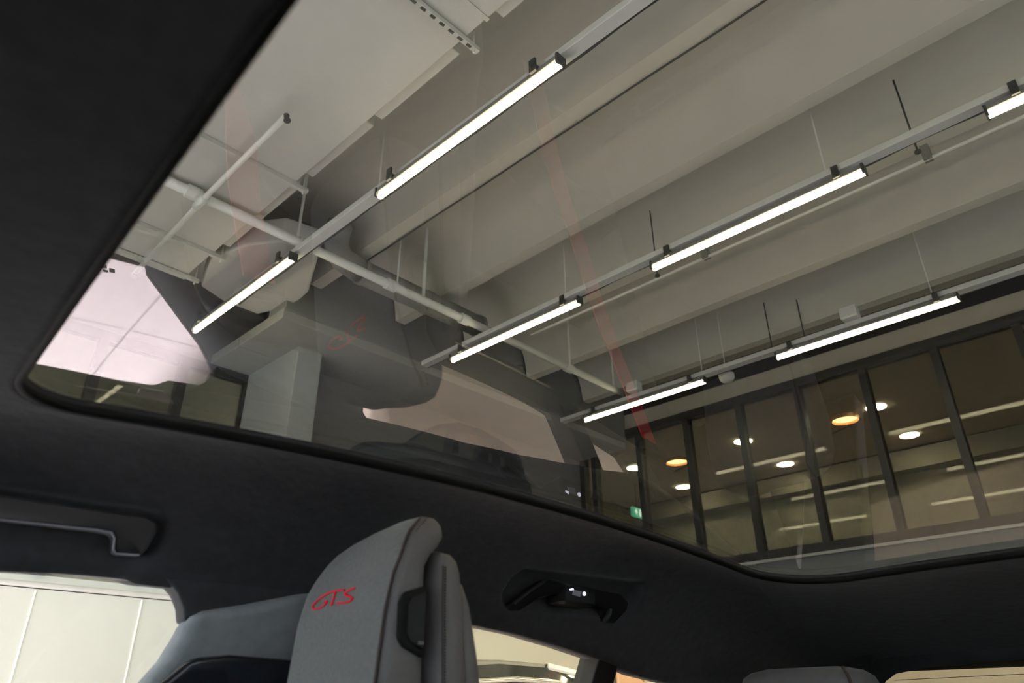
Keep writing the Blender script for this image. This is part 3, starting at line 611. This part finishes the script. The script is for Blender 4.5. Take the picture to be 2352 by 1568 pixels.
# outer body below the belt line (bonnet, flanks, tail)
link('bonnet', MB().loft([[cp(x, y, z) for x, z in ((-1.1, -0.30), (-1.9, -0.36), (-2.45, -0.48), (-2.6, -0.62), (-2.6, -0.95))] for y in (-0.5, -0.2, 0.33, 0.86, 1.16)], caps=False, closed=False), 'paint_black', car, smooth=True)
for s in (1, -1):
    y = 1.13 if s > 0 else 2 * CY - 1.13
    link('flank', MB().prism([(-2.6, -0.95), (-2.55, -0.5), (-1.1, -0.30), (-0.6, -0.13), (1.2, -0.09), (2.2, -0.12), (2.55, -0.3), (2.6, -0.95)], lambda u, v, d: cp(u, y + d, v), -0.02, 0.02), 'paint_black', car, bevel=0.01)
    for xw in (-1.7, 1.25):
        w = link('wheel', MB().tube([cp(xw, y - 0.12, -Z0 + 0.35), cp(xw, y + 0.12, -Z0 + 0.35)], 0.348, 32), 'tyre', car, bevel=0.02)
link('tail_panel', MB().box(2.56 - CX, 2.6 - CX, -0.47 - CY, 1.13 - CY, 0.3, 0.85), 'paint_black', car)
# --- grab handles
def side_y(x, z): return 0.0
HF = [(-0.24, 0.193), (0.20, 0.199), (0.245, 0.200), (0.258, 0.196), (0.264, 0.188), (0.263, 0.172), (0.260, 0.164), (0.232, 0.163), (0.227, 0.167), (0.223, 0.177), (0.217, 0.1815), (0.20, 0.182), (-0.24, 0.171)]
gh_ = link('grab_handle', MB().prism(HF, lambda u, v, d: cp(u, head_y(u, v) - 0.004 + d, v), 0.0, 0.02), 'handle_plastic', car, bevel=0.003, smooth=True)
gh_['label'] = 'dark grab handle above the front passenger window'
link('handle_edge', MB().tube([cp(x, head_y(x, z) - 0.0045, z) for x, z in ((-0.24, 0.171), (0.0, 0.1768), (0.20, 0.182), (0.217, 0.1815), (0.223, 0.177), (0.227, 0.167), (0.232, 0.163), (0.257, 0.164))], 0.0012, 6), 'lens_grey', gh_)
HR = [(0.838, 0.152), (0.876, 0.190), (0.89, 0.194), (1.06, 0.184), (1.092, 0.172), (1.098, 0.160), (1.086, 0.138), (1.050, 0.139), (1.043, 0.157), (1.025, 0.165), (0.915, 0.172), (0.892, 0.166), (0.867, 0.146), (0.847, 0.144)]
g2 = link('grab_handle', MB().prism(HR, lambda u, v, d: cp(u, head_y(u, v) - 0.004 + d, v), 0.0, 0.02), 'black_plastic', car, bevel=0.004, smooth=True)
g2['label'] = 'dark grab handle with a reading lamp above the rear door'
link('highlight_bar', MB().tube([cp(x, head_y(x, z) - 0.006, z) for x, z in ((0.845, 0.155), (0.864, 0.176), (0.880, 0.189))], 0.0028, 8), 'handle_plastic', g2)  # paler bar modelled in place of the slanted highlight on the handle
lm = link('reading_lamp', MB().box(0.925 - CX, 1.0 - CX, 0.884 - CY, 0.93 - CY, 0.158 + Z0, 0.186 + Z0), 'black_plastic', car, bevel=0.004)
link('lamp_lens', MB().prism([(0.940, 0.172), (0.944, 0.180), (0.962, 0.179), (0.958, 0.170)], lambda u, v, d: cp(u, 0.882 + d, v), 0.0, 0.0025), 'lens_grey', lm)
link('lamp_led', MB().prism([(0.970 + 0.0035 * math.cos(a), 0.1765 + 0.0032 * math.sin(a)) for a in [i * math.pi / 4 for i in range(8)]], lambda u, v, d: cp(u, 0.882 + d, v), 0.0, 0.0025), 'cabin_led', lm)
link('lamp_led', MB().prism([(0.934, 0.181), (0.942, 0.183), (0.943, 0.180), (0.935, 0.179)], lambda u, v, d: cp(u, 0.882 + d, v), 0.0, 0.0025), 'cabin_led', lm)
link('coat_hook', MB().tube([cp(1.06, 0.905, 0.166), cp(1.054, 0.902, 0.150), cp(1.05, 0.91, 0.138)], 0.005, 8), 'handle_plastic', car, smooth=True)

# ================================================================== FRONT PASSENGER SEAT
SX, SY = 0.49, 0.77
seat = thing('sports_seat', 'grey front passenger seat headrest with red embroidered letters', 'car seat', (SX, SY, 0.26))
SK = 1.09
def sp_(x, y, z): return (x * SK - SX, y * SK - SY, z * SK + Z0 - 0.26)
XF = [(-0.2, 0.372), (0.02, 0.388), (0.085, 0.397), (0.12, 0.405), (0.145, 0.415), (0.165, 0.424), (0.178, 0.438), (0.187, 0.452)]
YH = [(-0.2, 0.785), (0.02, 0.797), (0.085, 0.806), (0.115, 0.806), (0.135, 0.800), (0.153, 0.786), (0.163, 0.768), (0.169, 0.744), (0.176, 0.722), (0.183, 0.698), (0.187, 0.672)]
YL = [(-0.2, 0.592), (0.02, 0.606), (0.10, 0.612), (0.14, 0.614), (0.165, 0.620), (0.178, 0.628), (0.187, 0.644)]
def sering(x0, x1, y0, y1, z, n=40, e=0.45, tilt=0.0):
    r = []
    for k in range(n):
        a = 2 * math.pi * k / n; c, s_ = math.cos(a), math.sin(a)
        u = math.copysign(abs(c) ** e, c); v = math.copysign(abs(s_) ** e, s_)
        r.append(sp_((x0 + x1) / 2 + (x1 - x0) / 2 * u, (y0 + y1) / 2 + (y1 - y0) / 2 * v, z + tilt * u))
    return r
zs = [-0.2, -0.12, -0.05, 0.0, 0.04, 0.08, 0.10, 0.115, 0.13, 0.142, 0.153, 0.163, 0.169, 0.175, 0.181, 0.187]
cr = []
for z in zs:
    xf = interp(XF, z); xb = 0.4445 + 0.027 * sstep(0.13, 0.165, z)
    cr.append(sering(xf, max(xb, xf + 0.014), interp(YL, z), interp(YH, z), z, e=0.38))
link('headrest_cushion', MB().loft(cr), 'seat_leather', seat, smooth=True)
# suede front panel hugging the cushion face
def face_x(y, z):
    xf = interp(XF, z); yl, yh = interp(YL, z), interp(YH, z); t = (y - (yl + yh) / 2) / ((yh - yl) / 2)
    return xf - 0.0035 + 0.010 * abs(t) ** 5
pv = []; pf_ = []; PZ, PY = 40, 24
for a in range(PZ + 1):
    z = lerp(-0.2, 0.1845, (a / PZ) ** 0.9)
    yl = lerp(interp(YL, z), interp(YH, z), 0.055); yh = lerp(interp(YL, z), interp(YH, z), 0.985)
    for b in range(PY + 1):
        y = lerp(yl, yh, b / PY); pv.append(sp_(face_x(y, z), y, z))
for a in range(PZ):
    for b in range(PY):
        q = a * (PY + 1) + b; pf_.append((q, q + PY + 1, q + PY + 2, q + 1))
link('headrest_front_panel', MB().add(pv, pf_), 'seat_suede', seat, smooth=True)['label'] = 'grey suede front panel of the headrest'
def seam_pts(off):
    P = []
    for k in range(60):
        z = lerp(-0.15, 0.183, k / 59); yl = interp(YL, z) + 0.055 * (interp(YH, z) - interp(YL, z)) * 0.9
        P.append(sp_(face_x(yl, z) + off - 0.001, yl - off * 0.7, z))
    return P
link('piping', MB().tube(seam_pts(0.0), 0.0016, 6), 'seam', seat, smooth=True)
st = MB(); SPT = [Vector(p) for p in seam_pts(0.006)]
for a, b in zip(SPT, SPT[1:]):
    for t in (0.1, 0.6): st.tube([a.lerp(b, t), a.lerp(b, t + 0.26)], 0.0007, 4)
link('stitching', st, 'rubber', seat)
# rear shell of the backrest
sh = []
for z, x0, x1, y0, y1 in [(-0.2, 0.436, 0.492, 0.575, 0.845), (-0.05, 0.441, 0.489, 0.585, 0.832), (0.05, 0.446, 0.486, 0.595, 0.822), (0.10, 0.448, 0.484, 0.600, 0.812), (0.124, 0.450, 0.483, 0.604, 0.80), (0.137, 0.453, 0.481, 0.609, 0.79), (0.145, 0.457, 0.478, 0.618, 0.775), (0.149, 0.462, 0.474, 0.632, 0.755)]:
    sh.append(sering(x0, x1, y0, y1, z, e=0.42))
link('backrest_shell', MB().loft(sh), 'seat_leather', seat, smooth=True)
sh = []
for z, x0, x1, y0, y1 in [(-0.2, 0.475, 0.525, 0.575, 0.845), (-0.05, 0.474, 0.514, 0.588, 0.832), (0.05, 0.472, 0.503, 0.598, 0.82), (0.095, 0.472, 0.495, 0.604, 0.81), (0.115, 0.473, 0.491, 0.612, 0.79), (0.124, 0.476, 0.487, 0.63, 0.77)]:
    sh.append(sering(x0, x1, y0, y1, z, e=0.5))
link('backrest_rear_panel', MB().loft(sh), 'seat_leather', seat, smooth=True)
ss = MB(); q = []
for k in range(50):
    z = lerp(-0.15, 0.130, k / 49); q.append(Vector(sp_(interp([(-0.2, 0.447), (0.05, 0.453), (0.10, 0.455), (0.135, 0.458)], z), interp([(-0.2, 0.5765), (-0.05, 0.5865), (0.05, 0.596), (0.10, 0.6012), (0.128, 0.605), (0.142, 0.61)], z) - 0.0005, z)))
link('shell_piping', MB().tube([p + Vector((-0.003, 0.0005, 0)) for p in q], 0.0012, 6), 'seam', seat, smooth=True)
for a, b in zip(q, q[1:]):
    for t in (0.1, 0.6): ss.tube([a.lerp(b, t), a.lerp(b, t + 0.28)], 0.0008, 4)
link('stitching', ss, 'rubber', seat)
# black slot bezel in the side of the headrest
bz = [(0.412, 0.052), (0.406, 0.060), (0.406, 0.092), (0.411, 0.101), (0.434, 0.109), (0.434, 0.043)]
slot = link('side_slot', MB().prism(bz, lambda u, v, d: sp_(u, 0.611 - d, v), 0.0, 0.008), 'rubber', seat, bevel=0.002)
bz2 = [(lerp(x, 0.428, 0.28), lerp(z, 0.078, 0.22)) for x, z in bz]
link('slot_insert', MB().prism(bz2, lambda u, v, d: sp_(u, 0.6035 - d, v), 0.0, 0.002), 'black_plastic', slot)
link('slot_clip', MB().box(*[c for p in zip(sp_(0.424, 0.5995, 0.0545), sp_(0.431, 0.6015, 0.0575)) for c in p]), 'chrome', slot)
# red embroidered letters on the face: strokes in (u, v) = pixels of a 500 px wide sketch, mapped on the face
def emb(name, strokes, width):
    mb = MB()
    for pts in strokes:
        # smooth the polyline
        P = [Vector(p) for p in pts]
        for _ in range(2):
            Q = [P[0]]
            for a, b in zip(P, P[1:]): Q += [a.lerp(b, 0.25), a.lerp(b, 0.75)]
            Q.append(P[-1]); P = Q
        W = []
        for p in P:
            y, z = p.x, p.y; W.append(Vector(sp_(face_x(y, z) - 0.0012, y, z)))
        mb.tube(W, width, 8)
    link(name, mb, 'red_thread', seat, smooth=True)
# (y, z) of points on the face; letters run from the far side to the near side
GTS = {'letter_g': [[(578, 705), (500, 712), (425, 738), (345, 785), (295, 838), (280, 868), (298, 886), (345, 878), (392, 850), (416, 820), (420, 806), (392, 818)]],
       'letter_t': [[(497, 722), (478, 790), (456, 850)]],
       'letter_s': [[(675, 690), (640, 698), (590, 730), (580, 748), (610, 762), (645, 770), (658, 785), (630, 812), (580, 825), (510, 828)]]}
def face_hit(px, py):
    d = RC @ Vector((px - W_ / 2, py - H_ / 2, F_)); x = 0.395
    for _ in range(6):
        k = x / d.x; y, z = d.y * k, d.z * k; x = face_x(y, z)
    return (y, z)
for nm, sts in GTS.items():
    emb(nm, [[face_hit(650 + u * 500 / 2021, 1180 + v * 388 / 1568) for u, v in s_] for s_ in sts], 0.00122)
# lower backrest and cushion of the same seat
bk = []
for z, x0, x1, hw in [(-0.70, 0.20, 0.40, 0.21), (-0.5, 0.26, 0.44, 0.225), (-0.3, 0.31, 0.47, 0.225), (-0.18, 0.345, 0.48, 0.20), (-0.12, 0.36, 0.485, 0.16), (-0.09, 0.38, 0.48, 0.12)]:
    bk.append(sering(x0, x1, 0.695 - hw, 0.695 + hw, z, e=0.4))
link('backrest', MB().loft(bk), 'seat_leather', seat, smooth=True)
cu = []
for z, k in [(-0.905, 0.9), (-0.85, 1.0), (-0.74, 1.0), (-0.69, 0.94)]:
    cu.append(sering(0.05 - 0.25 * k, 0.08 + 0.23 * k, 0.70 - 0.23 * k, 0.70 + 0.23 * k, z, e=0.35))
link('seat_cushion', MB().loft(cu), 'seat_leather', seat, smooth=True)
# ================================================================== REAR SEAT
rs = thing('rear_bench', 'dark rear bench seat with its headrest top just in view', 'car seat', (1.4, CY, 0.26))
def rp(x, y, z): return (x - 1.4, y - CY, z + Z0 - 0.26)
for yc2 in (0.725, 2 * CY - 0.725):
    hr = []
    for z, k, kx in [(-0.10, 0.92, 0.9), (-0.02, 1.0, 1.0), (0.03, 0.98, 1.0), (0.048, 0.92, 0.9), (0.058, 0.80, 0.72), (0.064, 0.55, 0.4)]:
        r = []
        for j in range(36):
            a = 2 * math.pi * j / 36; c, s_ = math.cos(a), math.sin(a)
            r.append(rp(1.395 + 0.055 * kx * math.copysign(abs(c) ** 0.5, c), yc2 + 0.128 * k * math.copysign(abs(s_) ** 0.45, s_), z))
        hr.append(r)
    hd = link('headrest', MB().loft(hr), 'suede_light', rs, smooth=True)
    link('headrest_piping', MB().tube([rp(1.338 + 0.0, yc2 - 0.108, -0.1), rp(1.338, yc2 - 0.112, 0.0), rp(1.345, yc2 - 0.104, 0.045), rp(1.37, yc2 - 0.085, 0.061), rp(1.42, yc2 - 0.075, 0.061)], 0.0025, 6), 'seam', hd, smooth=True)
link('backrest', MB().loft([[rp(x, y, z) for y in (-0.32, 0.98)][:1] + [] for x, z in []] or [[rp(x, -0.32, z) for x, z in ((1.28, -0.7), (1.36, -0.15), (1.42, -0.09), (1.52, -0.11), (1.52, -0.7))], [rp(x, 0.98, z) for x, z in ((1.28, -0.7), (1.36, -0.15), (1.42, -0.09), (1.52, -0.11), (1.52, -0.7))]]), 'lining', rs, bevel=0.03, smooth=True)
link('seat_cushion', MB().loft([[rp(x, -0.32, z) for x, z in ((0.78, -0.98), (0.76, -0.72), (0.82, -0.68), (1.3, -0.72), (1.3, -0.98))], [rp(x, 0.98, z) for x, z in ((0.78, -0.98), (0.76, -0.72), (0.82, -0.68), (1.3, -0.72), (1.3, -0.98))]]), 'lining', rs, bevel=0.03, smooth=True)
# ================================================================== RED SEAT BELTS
def belt(label, pts, wdir, w, end):
    t = thing('seat_belt', label, 'seat belt', (pts[-1][0], pts[-1][1], pts[-1][2] + Z0), 0, 'red seat belts')
    o = Vector(pts[-1]); wv = Vector(wdir).normalized() * w / 2; nv = []
    rr_ = []
    for p in pts:
        q = Vector(p) - o; th = Vector((0, -0.0015, 0)) if abs(wv.x) > abs(wv.y) else Vector((-0.0015, 0, 0))
        rr_.append([q - wv - th, q + wv - th, q + wv + th, q - wv + th])
    link('webbing', MB().loft(rr_), 'red_belt', t)
    e = Vector(pts[0]) - o
    link('anchor_guide', MB().box(e.x - 0.035, e.x + 0.035, e.y - 0.012, e.y + 0.015, e.z - 0.006, e.z + 0.012), 'black_plastic', t, bevel=0.006)
    return t
belt('red rear seat belt mirrored as a long strap in the roof glass', [(1.230, 0.90, 0.026), (1.210, 0.90, -0.003), (1.172, 0.90, -0.066), (1.131, 0.90, -0.136), (1.098, 0.90, -0.209), (1.071, 0.90, -0.306), (1.036, 0.90, -0.40), (1.012, 0.90, -0.508), (0.98, 0.89, -0.68)], (0.9, 0.0, 0.3), 0.06, 0)
belt('red front seat belt mirrored near the bright light under the duct', [(0.375, 0.925, 0.0), (0.372, 0.925, -0.02), (0.362, 0.925, -0.07), (0.35, 0.93, -0.15), (0.33, 0.95, -0.7)], (0.9, 0.0, 0.2), 0.05, 0)
S.cycles.use_denoising = True
S.cycles.max_bounces = 10; S.cycles.diffuse_bounces = 5; S.cycles.glossy_bounces = 4; S.cycles.transparent_max_bounces = 16
S.cycles.sample_clamp_indirect = 6.0
